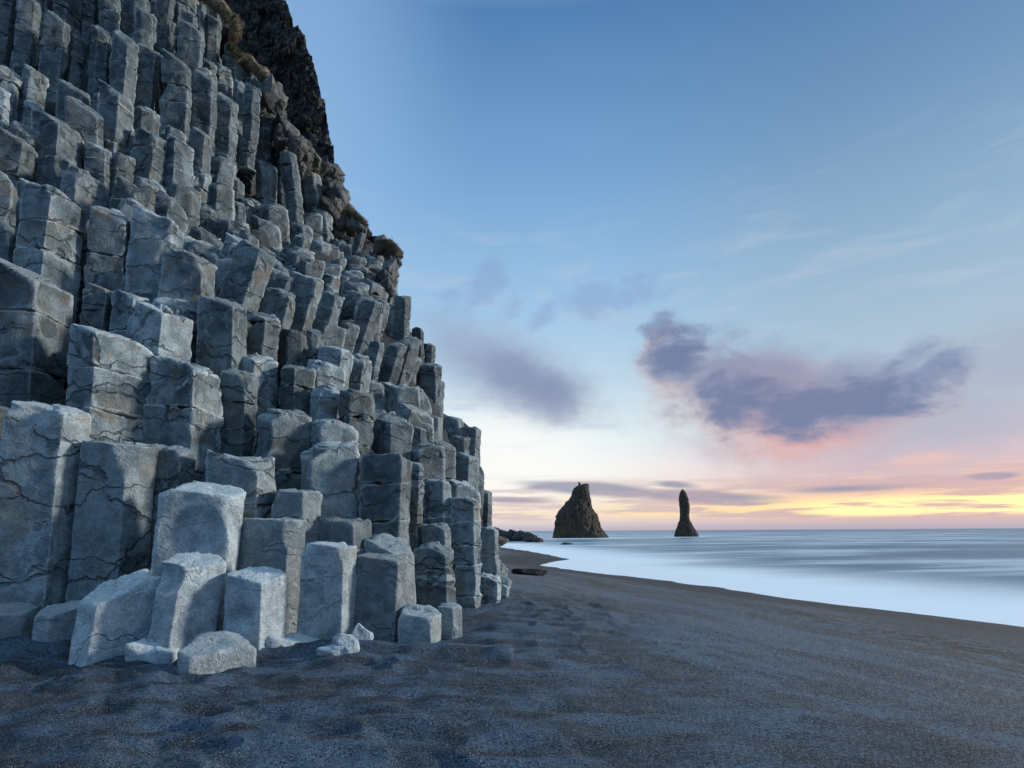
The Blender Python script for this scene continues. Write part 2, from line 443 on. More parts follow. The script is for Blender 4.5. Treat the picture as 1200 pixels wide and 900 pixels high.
def column(spec, geo, res, rs, pale=0.0):
    """spec: dict X,Y (axis at the top), w, z1, zbot, ex (unit right), ue (front edge -.5...5), tx, ty, lean(x,y), joints list of z"""
    w = spec['w']; R = w * 0.5
    ex = np.array(spec['ex']); ey = np.array([-ex[1], ex[0]])
    ue = spec.get('ue')
    j = lambda a: rs.uniform(-a, a)
    if ue is None:
        pts = [(-.5, .02 + j(.06)), (-.24 + j(.06), -.33 + j(.07)), (.22 + j(.08), -.35 + j(.07)), (.5, .0 + j(.08)), (.27 + j(.06), .42 + j(.05)), (-.25 + j(.06), .42 + j(.05))]
    else:
        pts = [(-.5, .0 + j(.05)), (ue, -.36 + abs(ue) * 0.25), (.5, .0 + j(.05)), (.3 + j(.06), .44 + j(.05)), (-.27 + j(.06), .44 + j(.05))]
    poly0 = np.array(pts) * w
    c = poly0.mean(0); poly0 = poly0 - c
    ax = np.array([spec['X'], spec['Y']]) + ex * c[0] + ey * c[1]
    zs = [spec['zbot']] + sorted([z for z in spec['joints'] if spec['zbot'] + 0.1 < z < spec['z1'] - 0.1]) + [spec['z1']]
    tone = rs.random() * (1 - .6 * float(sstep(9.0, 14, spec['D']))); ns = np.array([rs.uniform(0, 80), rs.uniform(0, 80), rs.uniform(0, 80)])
    lx, ly = spec.get('lean', (0, 0)); z1 = spec['z1']
    pt = (0.0, 0.0)
    nseg = len(zs) - 1
    for i in range(nseg):
        top = i == nseg - 1
        bk = .03 if not spec.get('auto') else .09; poly = poly0 * (1 + j(bk)) + np.array([j(bk * .6), j(bk * .6)]) * w
        tt = (spec['tx'], spec['ty']) if top else (j(.10), j(.10)) if not spec.get('auto') else (j(.25), j(.2))
        def tw(P, ax=ax, lx=lx, ly=ly):
            X = ax[0] + ex[0] * (P[:, 0] + lx * (P[:, 2] - z1)) + ey[0] * (P[:, 1] + ly * (P[:, 2] - z1))
            Y = ax[1] + ex[1] * (P[:, 0] + lx * (P[:, 2] - z1)) + ey[1] * (P[:, 1] + ly * (P[:, 2] - z1))
            return np.stack([X, Y, P[:, 2]], -1)
        bowl = None; scoops = []
        if top and spec.get('bowl'):
            r = R * 1.3; bowl = (np.array([j(.05) * w, -0.10 * w, zs[i + 1] + r * 0.80 - 0.1 * R * 0]), r)
            bowl = (np.array([j(.04) * w, -.06 * w, zs[i + 1] + r - R * 0.38]), r)
        for _ in range(rs.choice([0, 0, 1, 1, 2]) + (1 if top else 0) if zs[i + 1] - zs[i] > .45 * w else 0):
            k_ = rs.randrange(3 if ue is not None else 4); v = poly[k_]
            if rs.random() < .6: v = poly[k_] * .5 + poly[(k_ + 1) % len(poly)] * .5
            hor = v / np.linalg.norm(v); r = R * rs.uniform(0.5, 1.4)
            zc = rs.uniform(zs[i], zs[i + 1]) if rs.random() < .5 else zs[i + 1] + 0.1 * R
            scoops.append((np.array([v[0], v[1], zc]) + np.array([hor[0], hor[1], 0.25]) * (r - R * rs.uniform(.08, .22)), r))
        if top and spec.get('notch'):         # a dished break biting into the top of the front face
            fc = (poly[0] + poly[1]) / 2; fe = poly[1] - poly[0]; fn = np.array([fe[1], -fe[0]]) / np.linalg.norm(fe); r = R * .78; q_ = fc + fn * (r - R * .30); scoops.append((np.array([q_[0], q_[1], zs[i + 1] - spec['notch'] * w]), r))
        if top and spec.get('window'):        # a conchoidal hollow on the front face
            fc = (poly[0] + poly[1]) / 2; fe = poly[1] - poly[0]; fn = np.array([fe[1], -fe[0]]) / np.linalg.norm(fe); r = R * 1.5; q_ = fc + fn * (r - R * .20); scoops.append((np.array([q_[0], q_[1], zs[i + 1] - .62 * w]), r))
        block(poly, zs[i] + (0.004 if i else 0), zs[i + 1], tt, pt, R, res, rs, tw, geo,
              min(1, max(0, tone + j(.15))), pale, ns, top, bowl, scoops, 1.0 if not (spec.get('calm') or spec['pale'] > .28) else .6,
              spec.get('pw', 100.0))
        pt = tt

def rock(center, size, seed, res=28, mat=None, name='boulder', parent=None, tone=.5, pale=0.0, rot=0.0, nplanes=11, pw=22, flat=False, geo=None):
    rs = random.Random(seed)
    sx, sy, sz = size
    planes = []
    for i in range(nplanes):
        a = i * 2.399 + rs.uniform(-.4, .4); zc = 1 - 2 * (i + .5) / nplanes
        n = np.array([math.sqrt(1 - zc * zc) * math.cos(a), math.sqrt(1 - zc * zc) * math.sin(a), zc])
        planes.append((n, rs.uniform(0.72, 1.0)))
    if flat: planes.append((np.array([rs.uniform(-.1, .1), rs.uniform(-.15, 0), 1.0]), 0.7))
    th = np.linspace(0, 2 * math.pi, res * 2, endpoint=False)
    el = np.linspace(-np.pi / 2 + .01, np.pi / 2 - .01, res)
    P, D = solid(np.zeros((len(el), 3)), th, el, planes, [], pw)
    P = P.reshape(-1, 3); D = D.reshape(-1, 3)
    q = P * 1.2 + seed * 3.7
    f1 = fbm(q, 2, 3); tz = np.floor(f1 * 5) / 5 + .2 * sstep(.7, 1, f1 * 5 - np.floor(f1 * 5))
    P = P + D * (0.02 * fbm(q * 3, 3, 4) + .02 * tz + .10 * facets(q * 1.1, 2))[:, None]
    P = P * np.array([sx, sy, sz])
    cr, sr = math.cos(rot), math.sin(rot)
    W = np.stack([P[:, 0] * cr - P[:, 1] * sr, P[:, 0] * sr + P[:, 1] * cr, P[:, 2]], -1) + np.array(center)
    if geo is not None:
        geo.add(W, grid_faces(len(el), len(th), True), tone, pale); return None
    g = Geo(); g.add(W, grid_faces(len(el), len(th), True), tone, pale)
    return g.obj(name, mat or M_ROCK, parent, True, np.array([center[0], center[1], W[:, 2].min()]))

# ------------------------------------------------------------------ shoreline, sand and sea
SEA_Z = -0.8
shore_px = [(1700, 812), (1200, 734), (1067, 718), (933, 702), (800, 683.5), (730, 675), (667, 668), (627, 662), (637, 660), (667, 655.5), (650, 651.5), (620, 646), (580, 640.5), (570, 638)]
shore = [unproj_z(x, y, SEA_Z)[:2] for x, y in shore_px]
far_pts = [np.array([-14.0, 95.0]), np.array([-90.0, 200.0]), np.array([-600.0, 700.0]), np.array([-6000, 6000.])]
near_pts = [np.array([16.0, 0.0]), np.array([40.0, -60.0]), np.array([400.0, -900.0])]
line = near_pts[::-1] + shore[0:] + far_pts
line = [np.array([400.0, -900.0]), np.array([40.0, -60.0]), np.array([17.0, -4.0])] + shore + far_pts
line = np.array(line)
polyS = np.vstack([line, [[9000, 9000], [9000, -9000]]])      # the sea side

def shore_dist(X, Y):
    """+ on the sea side, - on the sand"""
    sh = X.shape; X = X.ravel(); Y = Y.ravel()
    d = np.full(len(X), 1e9)
    for a, b in zip(line[:-1], line[1:]):
        e = b - a; t = np.clip(((X - a[0]) * e[0] + (Y - a[1]) * e[1]) / (e @ e), 0, 1)
        d = np.minimum(d, np.hypot(X - a[0] - t * e[0], Y - a[1] - t * e[1]))
    ins = np.zeros(len(X), bool)
    n = len(polyS)
    for i in range(n):
        a = polyS[i]; b = polyS[(i + 1) % n]
        if a[1] == b[1]: continue
        c = ((a[1] > Y) != (b[1] > Y)) & (X < (b[0] - a[0]) * (Y - a[1]) / (b[1] - a[1]) + a[0])
        ins ^= c
    return np.where(ins, d, -d).reshape(sh)

def ground_z(X, Y, detail=True):
    s = -shore_dist(X, Y)
    slope = np.where(s > 0, 0.095, 0.05)
    z = SEA_Z + slope * s
    z = -np.logaddexp(0, -(z) * 9) / 9           # smooth min with 0
    z = np.maximum(z, -3.0)
    if detail:
        z = z + .022 * fbm(np.stack([X, Y, 0 * X], -1) * .6, 3, 14)
        P = np.stack([X, Y, 0 * X], -1)
        z = z + 0.05 * fbm(P * 0.35, 2, 21) * sstep(1.0, 5.0, s)
        # wind-scoured hollows, stronger near the cliff foot
        near = sstep(7.0, 11.0, s) * (1 - sstep(16, 34, np.hypot(X, Y))) * (.25 + .75 * (1 - sstep(-1.0, 1.0, X)))
        q = P * np.array([1.5, 3.1, 1]); q = q + 0.5 * noise3(P * 1.3, 5)[..., None]
        rd = 1 - np.abs(fbm(q, 3, 31)) * 2.2
        z = z + near * (0.06 * rd + 0.06 * fbm(q * 0.8, 2, 44) + 0.014 * fbm(P * 7, 2, 12))
        z = z + 0.010 * fbm(P * np.array([1.2, 1.8, 1]), 3, 51) * sstep(1.5, 4, s)
        # the little storm berm parallel to the wash line
        z = z + 0.05 * np.exp(-((s - 5.2 - 0.5 * noise3(P * .2, 3)) / 0.5) ** 2)
        # trampled ridges round the corner of the cliff, and sand banked against its foot
        loc = np.exp(-((X - .7) ** 2 / 2.2 + (Y - 9.0) ** 2 / 10))
        z = z + loc * .05 * (1 - 2.4 * np.abs(fbm(P * np.array([1.6, 2.2, 1]) + .4 * noise3(P * 2, 6)[..., None], 3, 77)))
        z = z + .07 * np.exp(-((Y - 5.95 - .25 * noise3(P * .8, 9)) / .35) ** 2) * (X < 0)
    return z

def polar(rmin, rmax, nr, angs):
    r = rmin * (rmax / rmin) ** np.linspace(0, 1, nr)
    R_, A_ = np.meshgrid(r, angs, indexing='ij')
    return R_ * np.sin(A_), R_ * np.cos(A_)

angs = np.concatenate([np.radians(np.linspace(-180, -62, 60, endpoint=False)), np.radians(np.linspace(-62, 62, 760, endpoint=False)), np.radians(np.linspace(62, 180, 60, endpoint=False))])
gx, gy = polar(0.4, 9000, 720, angs)
gz = ground_z(gx, gy)
s_ = -shore_dist(gx, gy)
PN = np.stack([gx, gy, 0 * gx], -1)
wet = 1 - sstep(2.2, 5.0, s_ + 0.9 * fbm(PN * 0.5, 3, 71))
peb = np.exp(-((s_ - 5.4) / 1.4) ** 2)
V = np.stack([gx, gy, gz], -1).reshape(-1, 3)
Fg = grid_faces(gx.shape[0], gx.shape[1], True)[:, ::-1]
grit = 1 - sstep(7.0, 13.0, s_ + 1.2 * fbm(PN * .4, 2, 91))
V = np.vstack([V, [[0, 0, 0]]])
o = mesh_obj("sand", V, Fg, M_SAND, None, np.zeros(3), True, {'wet': np.append(wet.ravel(), 0), 'pebble': np.append(peb.ravel(), 0), 'grit': np.append(grit.ravel(), 0)})
# close the hole under the camera
g0 = bpy.data.objects["sand"]
import bmesh
bm = bmesh.new(); bm.from_mesh(g0.data); bm.verts.ensure_lookup_table()
nc = gx.shape[1]; ctr = bm.verts[len(V) - 1]; ctr.co.z = float(gz[0].mean())
for i in range(nc): bm.faces.new((ctr, bm.verts[(i + 1) % nc], bm.verts[i])).smooth = True
bm.to_mesh(g0.data); bm.free()
tag(g0, kind='structure')

sx, sy = polar(3.0, 14000, 300, np.radians(np.linspace(-60, 110, 400)))
sd = shore_dist(sx, sy)
sz = SEA_Z + 0.035 * fbm(np.stack([sx * .12, sy * .35, 0 * sx], -1), 2, 8) * sstep(3, 15, sd)
V = np.stack([sx, sy, sz], -1).reshape(-1, 3)
keep = (sd.reshape(-1) > -3)
Fs = grid_faces(sx.shape[0], sx.shape[1], False)[:, ::-1]
Fs = Fs[keep[Fs].all(1)]
for px_, py_, r_ in ((680, 630.3, 8.5), (805, 629, 4.0)):      # white water round the stacks
    c_ = unproj_z(px_, py_, SEA_Z); dd_ = np.hypot(sx - c_[0], (sy - c_[1]) * .8) - r_
    sd = np.where(dd_ < 40, np.minimum(sd, 4 + np.maximum(dd_, 0) * 1.2), sd)
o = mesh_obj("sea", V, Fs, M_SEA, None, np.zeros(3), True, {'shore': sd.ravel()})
tag(o, kind='structure')

# ------------------------------------------------------------------ the column cliff
# left px, right px, top px, lowest visible px, forward distance, front-edge px, slope of the top line, options
S = [
 # foot blocks
 (-22, 45, 703, 745, 6.0, None, -.02, dict(ty=.35, pale=.8, calm=1)),
 (41, 104, 703, 748, 6.0, 60, -.18, dict(ty=.30, pale=.6, calm=1)),
 (100, 198, 668, 764, 5.75, 121, -.30, dict(ty=.42, pale=.7, lean=.10, calm=1, nj=1)),
 (193, 268, 645, 754, 5.85, 217, .02, dict(notch=.28, ty=.34, pale=.6, lean=.10, nj=1)),
 (265, 338, 660, 758, 5.95, 307, .03, dict(ty=.34, pale=.45, nj=1)),
 (283, 360, 605, 748, 6.7, 340, .03, dict(ty=.1, pale=.3, b=[])),
 (354, 420, 634, 754, 6.3, 404, .08, dict(ty=.12, pale=.3, b=[])),
 (416, 477, 648, 752, 6.5, 466, .10, dict(ty=.15, pale=.3, b=[])),
 (428, 487, 624, 700, 7.2, 462, .25, dict(ty=.5, pale=.45, b=[])),
 (466, 517, 707, 760, 6.35, 504, .05, dict(ty=.3, pale=.35, nj=1)),
 (512, 541, 705, 752, 6.75, 530, -.05, dict(ty=.2, pale=.35, nj=1)),
 (483, 531, 636, 708, 7.6, 522, .06, dict(ty=.2, b=[668, 686])),
 (494, 528, 612, 640, 8.3, 520, .05, dict(ty=.2, pale=.2)),
 (526, 561, 584, 708, 8.9, 554, .06, dict(ty=.05, b=[612, 640, 662], pale=.0)),
 (560, 583, 616, 676, 10.6, 579, .05, dict(ty=.2, b=[])),
 (556, 587, 671, 716, 9.6, 583, .05, dict(ty=.25, nj=1, pale=.15)),
 (577, 589, 655, 690, 11.2, 585, .05, dict(ty=.2)),
 # second row
 (-40, 17, 474, 705, 6.75, None, .05, dict(b=[])),
 (8, 112, 472, 700, 6.45, 76, .06, dict(notch=.06, ty=.34, b=[], lean=.02, pale=.12, calm=1)),
 (98, 187, 517, 700, 6.65, 151, .04, dict(b=[], ty=.22, pale=.12, calm=1, lean=.015)),
 (170, 232, 520, 640, 7.0, 212, .08, dict(notch=.1, ty=.4, pale=.1, b=[])),
 (189, 288, 562, 665, 6.35, 273, .05, dict(ty=.34, window=1, pale=.35, b=[], calm=1)),
 (242, 322, 515, 645, 7.1, 301, .10, dict(bowl=1, ty=.58, pale=.18, b=[592])),
 (318, 376, 574, 640, 7.1, 355, .06, dict(ty=.12, pale=.2, b=[])),
 (374, 437, 595, 645, 7.2, 414, .05, dict(ty=.34, pale=.28, bowl=1)),
 (353, 423, 514, 605, 7.7, 368, -.28, dict(ty=.3, pale=.15, b=[])),
 (421, 483, 530, 640, 7.8, 470, .05, dict(ty=.0, b=[565, 612], pale=.05)),
 (478, 498, 542, 645, 8.4, 492, .08, dict(b=[562, 575])),
 (494, 529, 563, 620, 8.9, 519, .03, dict(ty=.05)),
 (525, 562, 560, 600, 9.8, 534, .35, dict(ty=.4, pale=.2)),
 (481, 522, 519, 570, 9.2, 490, .12, dict(ty=.3)),
 # third row
 (-45, 97, 312, 480, 7.6, 44, .33, dict(b=[362, 428], ty=.5, lean=-.02, calm=1)),
 (83, 188, 388, 525, 7.4, 112, .16, dict(b=[432, 482], ty=.4, calm=1)),
 (173, 266, 426, 540, 7.8, 227, .17, dict(b=[479], ty=.3, lean=.0, notch=.15)),
 (258, 305, 434, 520, 8.2, 290, .1, dict(b=[470])),
 (301, 369, 479, 585, 8.0, 318, .03, dict(b=[553], ty=.3, window=1)),
 (366, 421, 486, 535, 8.2, 376, .40, dict(ty=.45)),
 (275, 329, 411, 485, 9.0, 300, .16, dict(b=[])),
 (327, 370, 427, 490, 9.1, 345, .12, dict()),
 (365, 402, 452, 495, 9.0, None, .2, dict(ty=.3)),
 (397, 441, 457, 530, 8.8, 410, .18, dict(b=[487])),
 (436, 485, 479, 540, 9.1, 459, .10, dict()),
 (481, 500, 500, 545, 10.0, 494, .05, dict()),
 (462, 508, 470, 515, 10.4, 478, .5, dict(ty=.5)),
 # fourth row, left
 (-40, 27, 192, 300, 8.9, 19, .25, dict(ty=.1, b=[])),
 (25, 110, 217, 340, 8.6, 61, .32, dict(b=[256, 293], ty=.0, calm=1)),
 (104, 161, 243, 345, 9.0, 150, .16, dict(b=[297])),
 (154, 220, 246, 305, 9.2, 205, .34, dict(ty=.05, pale=.1)),
 (155, 196, 295, 345, 9.25, 170, .1, dict()),
 (188, 257, 292, 360, 9.0, 240, .24, dict(b=[], ty=.0)),
 (98, 135, 335, 385, 8.5, 126, .2, dict(ty=.3)),
 (131, 184, 335, 390, 8.6, 158, .22, dict(bowl=1, ty=.75)),
 (151, 229, 358, 430, 8.3, 191, .22, dict(b=[], pale=.15)),
 (181, 240, 346, 425, 8.7, 210, .25, dict(b=[385])),
 (232, 293, 348, 432, 8.75, 275, .16, dict(b=[], calm=1)),
 (275, 327, 284, 365, 9.8, 308, .2, dict(lean=.22, ty=.3, b=[])),
 (253, 283, 300, 335, 9.9, None, .2, dict()),
 (290, 331, 364, 420, 9.4, 312, .18, dict(b=[375], lean=.05)),
 (311, 352, 338, 385, 10.1, 344, .25, dict(lean=.2)),
 (343, 384, 323, 390, 10.7, 375, .12, dict(lean=.22, b=[])),
 (378, 405, 342, 385, 11.7, 396, .3, dict(lean=.22)),
 (328, 362, 388, 428, 9.9, None, .15, dict()),
 (359, 382, 385, 425, 10.2, None, .1, dict(lean=.12)),
 (371, 408, 378, 415, 11.0, 383, .25, dict(lean=.2)),
 (403, 424, 377, 420, 11.3, 410, .3, dict(lean=.25)),
 (375, 416, 405, 445, 10.0, 403, .15, dict(lean=.1, b=[])),
 (404, 438, 415, 455, 10.6, None, .2, dict(lean=.1)),
 (358, 405, 422, 460, 9.6, 372, .18, dict(ty=.4, pale=.15)),
 (423, 453, 349, 410, 12.2, 443, .1, dict(lean=.28, b=[])),
 (433, 453, 400, 440, 11.7, 447, .2, dict(lean=.2)),
 (454, 478, 400, 440, 12.2, 470, .1, dict(lean=.25)),
 (464, 495, 392, 440, 13.0, None, .25, dict(lean=.25)),
 (462, 483, 346, 395, 15.0, 476, .05, dict()),
 (482, 497, 384, 415, 15.5, None, .3, dict()),
 (496, 511, 403, 430, 16.0, None, .1, dict()),
 (491, 518, 424, 455, 15.0, 510, .1, dict()),
 (504, 521, 446, 480, 15.0, None, .05, dict()),
 (519, 543, 488, 525, 14.5, 538, .1, dict()),
 (539, 564, 500, 550, 14.5, 558, .03, dict(b=[])),
 (527, 551, 511, 562, 13.2, 545, .1, dict()),
 (499, 534, 514, 570, 11.2, 512, .3, dict(ty=.4, pale=.1)),
 (545, 568, 545, 595, 13.2, 560, .1, dict()),
 (559, 577, 573, 620, 14.0, 572, .05, dict()),
 (531, 562, 530, 575, 12.2, 550, .3, dict(ty=.3)),
 # upper left
 (-20, 32, 76, 120, 12.2, 24, .3, dict(pale=.1)),
 (25, 60, 80, 120, 12.6, None, .1, dict()),
 (-25, 15, 97, 160, 11.0, 8, .3, dict(pale=.1)),
 (74, 126, 120, 170, 11.7, 117, .35, dict(b=[], calm=1)),
 (44, 103, 140, 180, 11.2, 68, .28, dict(b=[])),
 (8, 63, 148, 180, 11.0, 38, .3, dict()),
 (-10, 50, 158, 205, 10.2, 30, .3, dict()),
 (114, 159, 104, 150, 12.2, 140, .45, dict()),
 (131, 167, 38, 135, 13.7, 152, .4, dict(b=[])),
 (105, 134, 32, 100, 14.2, None, .1, dict()),
 (50, 86, 17, 90, 13.7, 78, .35, dict()),
 (82, 106, 44, 95, 14.2, None, .3, dict()),
 (160, 190, 54, 130, 14.2, 184, .2, dict(b=[95, 122])),
 (187, 228, 66, 145, 14.2, 222, .4, dict(b=[95])),
 (225, 257, 84, 160, 15.0, 250, .3, dict(b=[108, 143])),
 (209, 243, 28, 62, 16.0, 240, .3, dict()),
 (184, 209, -20, 50, 16.2, 203, .1, dict(b=[])),
 (158, 190, 127, 158, 13.0, None, .2, dict()),
 (154, 199, 153, 202, 12.4, 182, .2, dict()),
 (194, 231, 162, 210, 12.8, 205, .4, dict()),
 (99, 134, 170, 215, 11.5, 125, .2, dict()),
 (130, 161, 181, 215, 11.8, None, .1, dict()),
 (72, 131, 200, 245, 10.3, 90, .3, dict(ty=.6, pale=.2)),
 (221, 251, 152, 195, 14.0, None, .4, dict()),
 (250, 282, 110, 175, 16.0, 272, .35, dict()),
 (0, 24, -10, 60, 14.0, None, .1, dict(pale=.1)),
 (20, 52, -5, 66, 14.0, 44, .3, dict(pale=.1)),
 (238, 262, 18, 62, 18.0, None, .2, dict()),
]
extra_D = [(300, 150, 19.5), (350, 230, 18.5), (400, 262, 20.5), (450, 300, 19.5), (330, 270, 17.5), (260, 60, 19), (200, -60, 18.5), (100, -60, 17), (0, -60, 16),
           (400, 330, 16), (460, 330, 17), (270, -60, 22), (372, 220, 20), (300, 200, 17), (250, 220, 13.5), (300, 250, 14.5), (350, 290, 14), (230, 250, 11.5), (420, 290, 18), (370, 250, 18)]
SIL = np.array([(345, -80), (333, 0), (358, 40), (372, 80), (385, 125), (395, 180), (397, 215), (400, 235), (415, 258), (445, 280), (462, 287), (468, 300), (470, 343), (482, 350), (485, 380), (497, 388),
                (510, 402), (511, 428), (520, 446), (522, 475), (542, 488), (563, 500), (563, 540), (568, 548), (577, 575), (579, 612), (584, 640), (588, 700)], float)
MASS = np.array([(236, -80), (252, 0), (280, 25), (290, 60), (322, 100), (332, 145), (346, 160), (372, 190), (397, 228), (400, 236)], float)   # right limit of the columns where the rough face starts
def sil_x(y): return np.interp(y, SIL[:, 1], SIL[:, 0])
def col_lim(y): return np.where(np.asarray(y) < 236, np.interp(y, MASS[:, 1], MASS[:, 0]), sil_x(y))

cpts = np.array([((a + b) / 2, t, d) for a, b, t, _, d, *_r in S] + extra_D)
def depth_at(px, py):
    px = np.asarray(px, float)[..., None]; py = np.asarray(py, float)[..., None]
    d2 = (px - cpts[:, 0]) ** 2 + (py - cpts[:, 1]) ** 2 + 150
    w = d2 ** -1.7
    return (w * cpts[:, 2]).sum(-1) / w.sum(-1)

def spec_from_px(xl, xr, yt, yb, D, xe, slope, o, rs):
    w = (xr - xl) / F * D / math.cos(0)      # forward-distance metric
    cx = (xl + xr) / 2
    P = unproj(cx, yt, D)
    vd = P[:2] - EYE[:2]; vd /= np.linalg.norm(vd)
    # face the viewing direction only partly: the columns share one joint system
    ex = np.array([vd[1], -vd[0]]); w = w * abs(ex[0]) + 0.0 if False else w
    w = w * vd[1] if True else w
    elev = (P[2] - H) / D
    ty = o.get('ty')
    if ty is None: ty = elev + rs.uniform(-.12, .34)
    ty += 0.0
    vis = ty > elev
    if o.get('auto') and 'lean' not in o: ln_ = .13 * math.sin(cx * .021 + yt * .017) + rs.uniform(-.07, .07); o = dict(o, lean=ln_)
    Y1 = D + .42 * w if vis else D - .33 * w
    zt = unproj(cx, yt, Y1)[2]
    z1 = zt - ty * .42 * w if vis else zt + ty * .33 * w
    zb = unproj(cx, yb, D)[2]
    if zb < 0.6 or yb > 690: zbot = -0.5
    else: zbot = zb - 1.0 - w
    zbot = max(zbot, -0.5)
    if 'b' in o: joints = [unproj(cx, y, D - .3 * w)[2] for y in o['b']]
    elif o.get('nj'): joints = []
    else:
        joints = []; z = z1 - rs.uniform(.6, 2.4) * w
        while z > zbot: joints.append(z); z -= rs.uniform(.5, 1.9) * w
    if 'b' in o and len(joints) and not o.get('nj'):
        z = min(joints) - rs.uniform(.6, 1.1) * w
        while z > zbot + .3: joints.append(z); z -= rs.uniform(.6, 1.4) * w
    ln = o.get('lean', rs.uniform(-.04, .05)); auto = o.get('auto')
    if o.get('auto'):
        ra = rs.uniform(-.3, .3); ex = np.array([ex[0] * math.cos(ra) - ex[1] * math.sin(ra), ex[0] * math.sin(ra) + ex[1] * math.cos(ra)])
    return dict(X=P[0], Y=P[1], w=w, z1=z1, zbot=zbot, ex=ex, ue=None if xe is None else (xe - cx) / (xr - xl),
                tx=-slope, ty=ty, lean=(ln, .04), joints=joints, auto=auto, bowl=o.get('bowl'), window=o.get('window'), notch=o.get('notch'), calm=o.get('calm'),
                px=(xl, xr, yt, yb), D=D, pale=min(1, o.get('pale', .22 if (xl > 500 and D > 10.5) else 0.0) * 1.15))  # default paleness of the far right columns is haze painted into the colour

rs = random.Random(5)
manual = [spec_from_px(*a, rs) for a in S]

# fill with further columns of the same joint system
autos = []
placed = [(m['X'], m['Y'], m['w']) for m in manual]
cand = []
rc = random.Random(23)
for _ in range(34000):
    y = rc.uniform(-90, 700); x = rc.uniform(-90, 600)
    cand.append((x, y))
ca = np.array(cand); Dc = depth_at(ca[:, 0], ca[:, 1]) + np.array([rc.uniform(-.25, .5) for _ in cand])
lim = col_lim(ca[:, 1])
Pc = unproj(ca[:, 0], ca[:, 1], Dc)
PX = np.array([p[0] for p in placed]); PY = np.array([p[1] for p in placed]); PW = np.array([p[2] for p in placed])
for i in range(len(cand)):
    x, y = cand[i]; D = Dc[i]
    w = rc.uniform(.60, 1.0)
    if D > 15: w = rc.uniform(.55, .92)
    if i > 20000: w *= .72; D += .7
    hw = w / 2 / D * F
    if x + hw > lim[i]: continue
    if x + hw > float(col_lim(y + 30)) + 6: continue
    if y > 640: continue
    dist = np.hypot(PX - Pc[i, 0], PY - Pc[i, 1])
    if (dist < (.46 if i < 20000 else .38) * (PW + w)).any(): continue
    bad = False
    for m in manual:
        if D < m['D'] + .1:
            a, b, yt, yb = m['px']
            if x + hw > a + 4 and x - hw < b - 4 and y < yb - 2: bad = True; break
    if bad: continue
    PX = np.append(PX, Pc[i, 0]); PY = np.append(PY, Pc[i, 1]); PW = np.append(PW, w)
    o = {'auto': 1, 'pale': .3 if (x > 490 and y > 380) else 0}  # far right fill columns paler: haze put into their colour
    if 240 < x < 500 and 270 < y < 430: o['lean'] = rc.uniform(.05, .28)
    elif y < 120: o['lean'] = rc.uniform(-.06, .02)
    s = spec_from_px(x - hw, x + hw, y, y + rc.uniform(1.5, 3.0) * hw * 2, D, (x + rc.uniform(-.3, .32) * hw * 2) if rc.random() < .6 else None, rc.uniform(-.05, .65) if x < 260 else rc.uniform(-.1, .45), o, rc)
    autos.append(s)
print("manual", len(manual), "auto", len(autos))

cliff = bpy.data.objects.new("basalt_cliff", None); COL.objects.link(cliff)
cliff.location = (-3.0, 8.0, 0.0); cliff.empty_display_size = 1.0
tag(cliff, "tall stepped cliff of grey hexagonal basalt columns rising from the black sand on the left", "cliff")

for m in manual:
    a, b, yt, yb = m['px']; m['area'] = (min(b, 1200) - max(a, 0)) * (yb - max(yt, 0))
order = sorted(range(len(manual)), key=lambda i: -manual[i]['area'])
big = set(order[:99])
rest = Geo()
for i, m in enumerate(manual):
    g = Geo(); wpx = m['px'][1] - m['px'][0]
    rsx = random.Random(100 + i)
    res = 84 if wpx > 70 else 64 if wpx > 45 else 48
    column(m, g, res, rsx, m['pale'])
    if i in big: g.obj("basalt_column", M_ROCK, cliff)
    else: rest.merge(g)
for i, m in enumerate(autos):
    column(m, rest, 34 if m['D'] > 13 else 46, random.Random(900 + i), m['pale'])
o = rest.obj("small_basalt_columns", M_ROCK, cliff); tag(o, "many smaller columns packed between and above the large ones", kind='stuff')

# rock mass the columns grow from
ny, nx = 150, 110
yy = np.linspace(-90, 712, ny)
G = []
for y in yy:
    xm = float(col_lim(y)) - 14
    xs = np.linspace(-260, xm, nx - 8)
    d = depth_at(xs, np.full(len(xs), y)) + 2.3
    P = unproj(xs, np.full(len(xs), y), d)
    # wrap backwards so it is a solid mass seen from the side too
    e = P[-1]
    W = [np.array([e[0] * (1 + .07 * k) - .12 * k * k, e[1] * (1 + .07 * k), e[2]]) for k in range(1, 9)]
    G.append(np.vstack([P, W]))
G = np.array(G)
G += (fbm(G * 1.4, 3, 2) * .35)[..., None] * np.array([.3, -1, .3])
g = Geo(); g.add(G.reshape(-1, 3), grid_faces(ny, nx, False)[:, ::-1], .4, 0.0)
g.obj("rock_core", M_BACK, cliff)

# rough dark upper face
ny, nx, nw = 330, 200, 60
yy = np.linspace(-130, 300, ny)
G = []
for y in yy:
    yc = min(y, 300)
    xs1 = float(sil_x(yc)) if y > -80 else 345
    xs1 -= 4.0
    x0 = float(np.interp(y, MASS[:, 1], MASS[:, 0])) - 60
    xs = np.linspace(x0, xs1, nx)
    u = np.linspace(0, 1, nx)
    d = 25 + 1.0 * u ** 3 + (-y) * .012 + 1.8 * (1 - u) + .0 * u
    if y > 240: d = d - 0
    P = unproj(xs, np.full(nx, y), d)
    e = P[-1]
    W = [np.array([e[0] * (1 + .009 * k) - .05 * k, e[1] * (1 + .009 * k), e[2]]) for k in range(1, nw + 1)]
    G.append(np.vstack([P, W]))
G = np.array(G)
rg = 1 - np.abs(fbm(G * .9, 4, 61, .6)) * 2
f = fbm(G * 2.2, 4, 65, .65)
tz = np.floor(f * 6) / 6 + sstep(.6, 1, f * 6 - np.floor(f * 6)) / 6
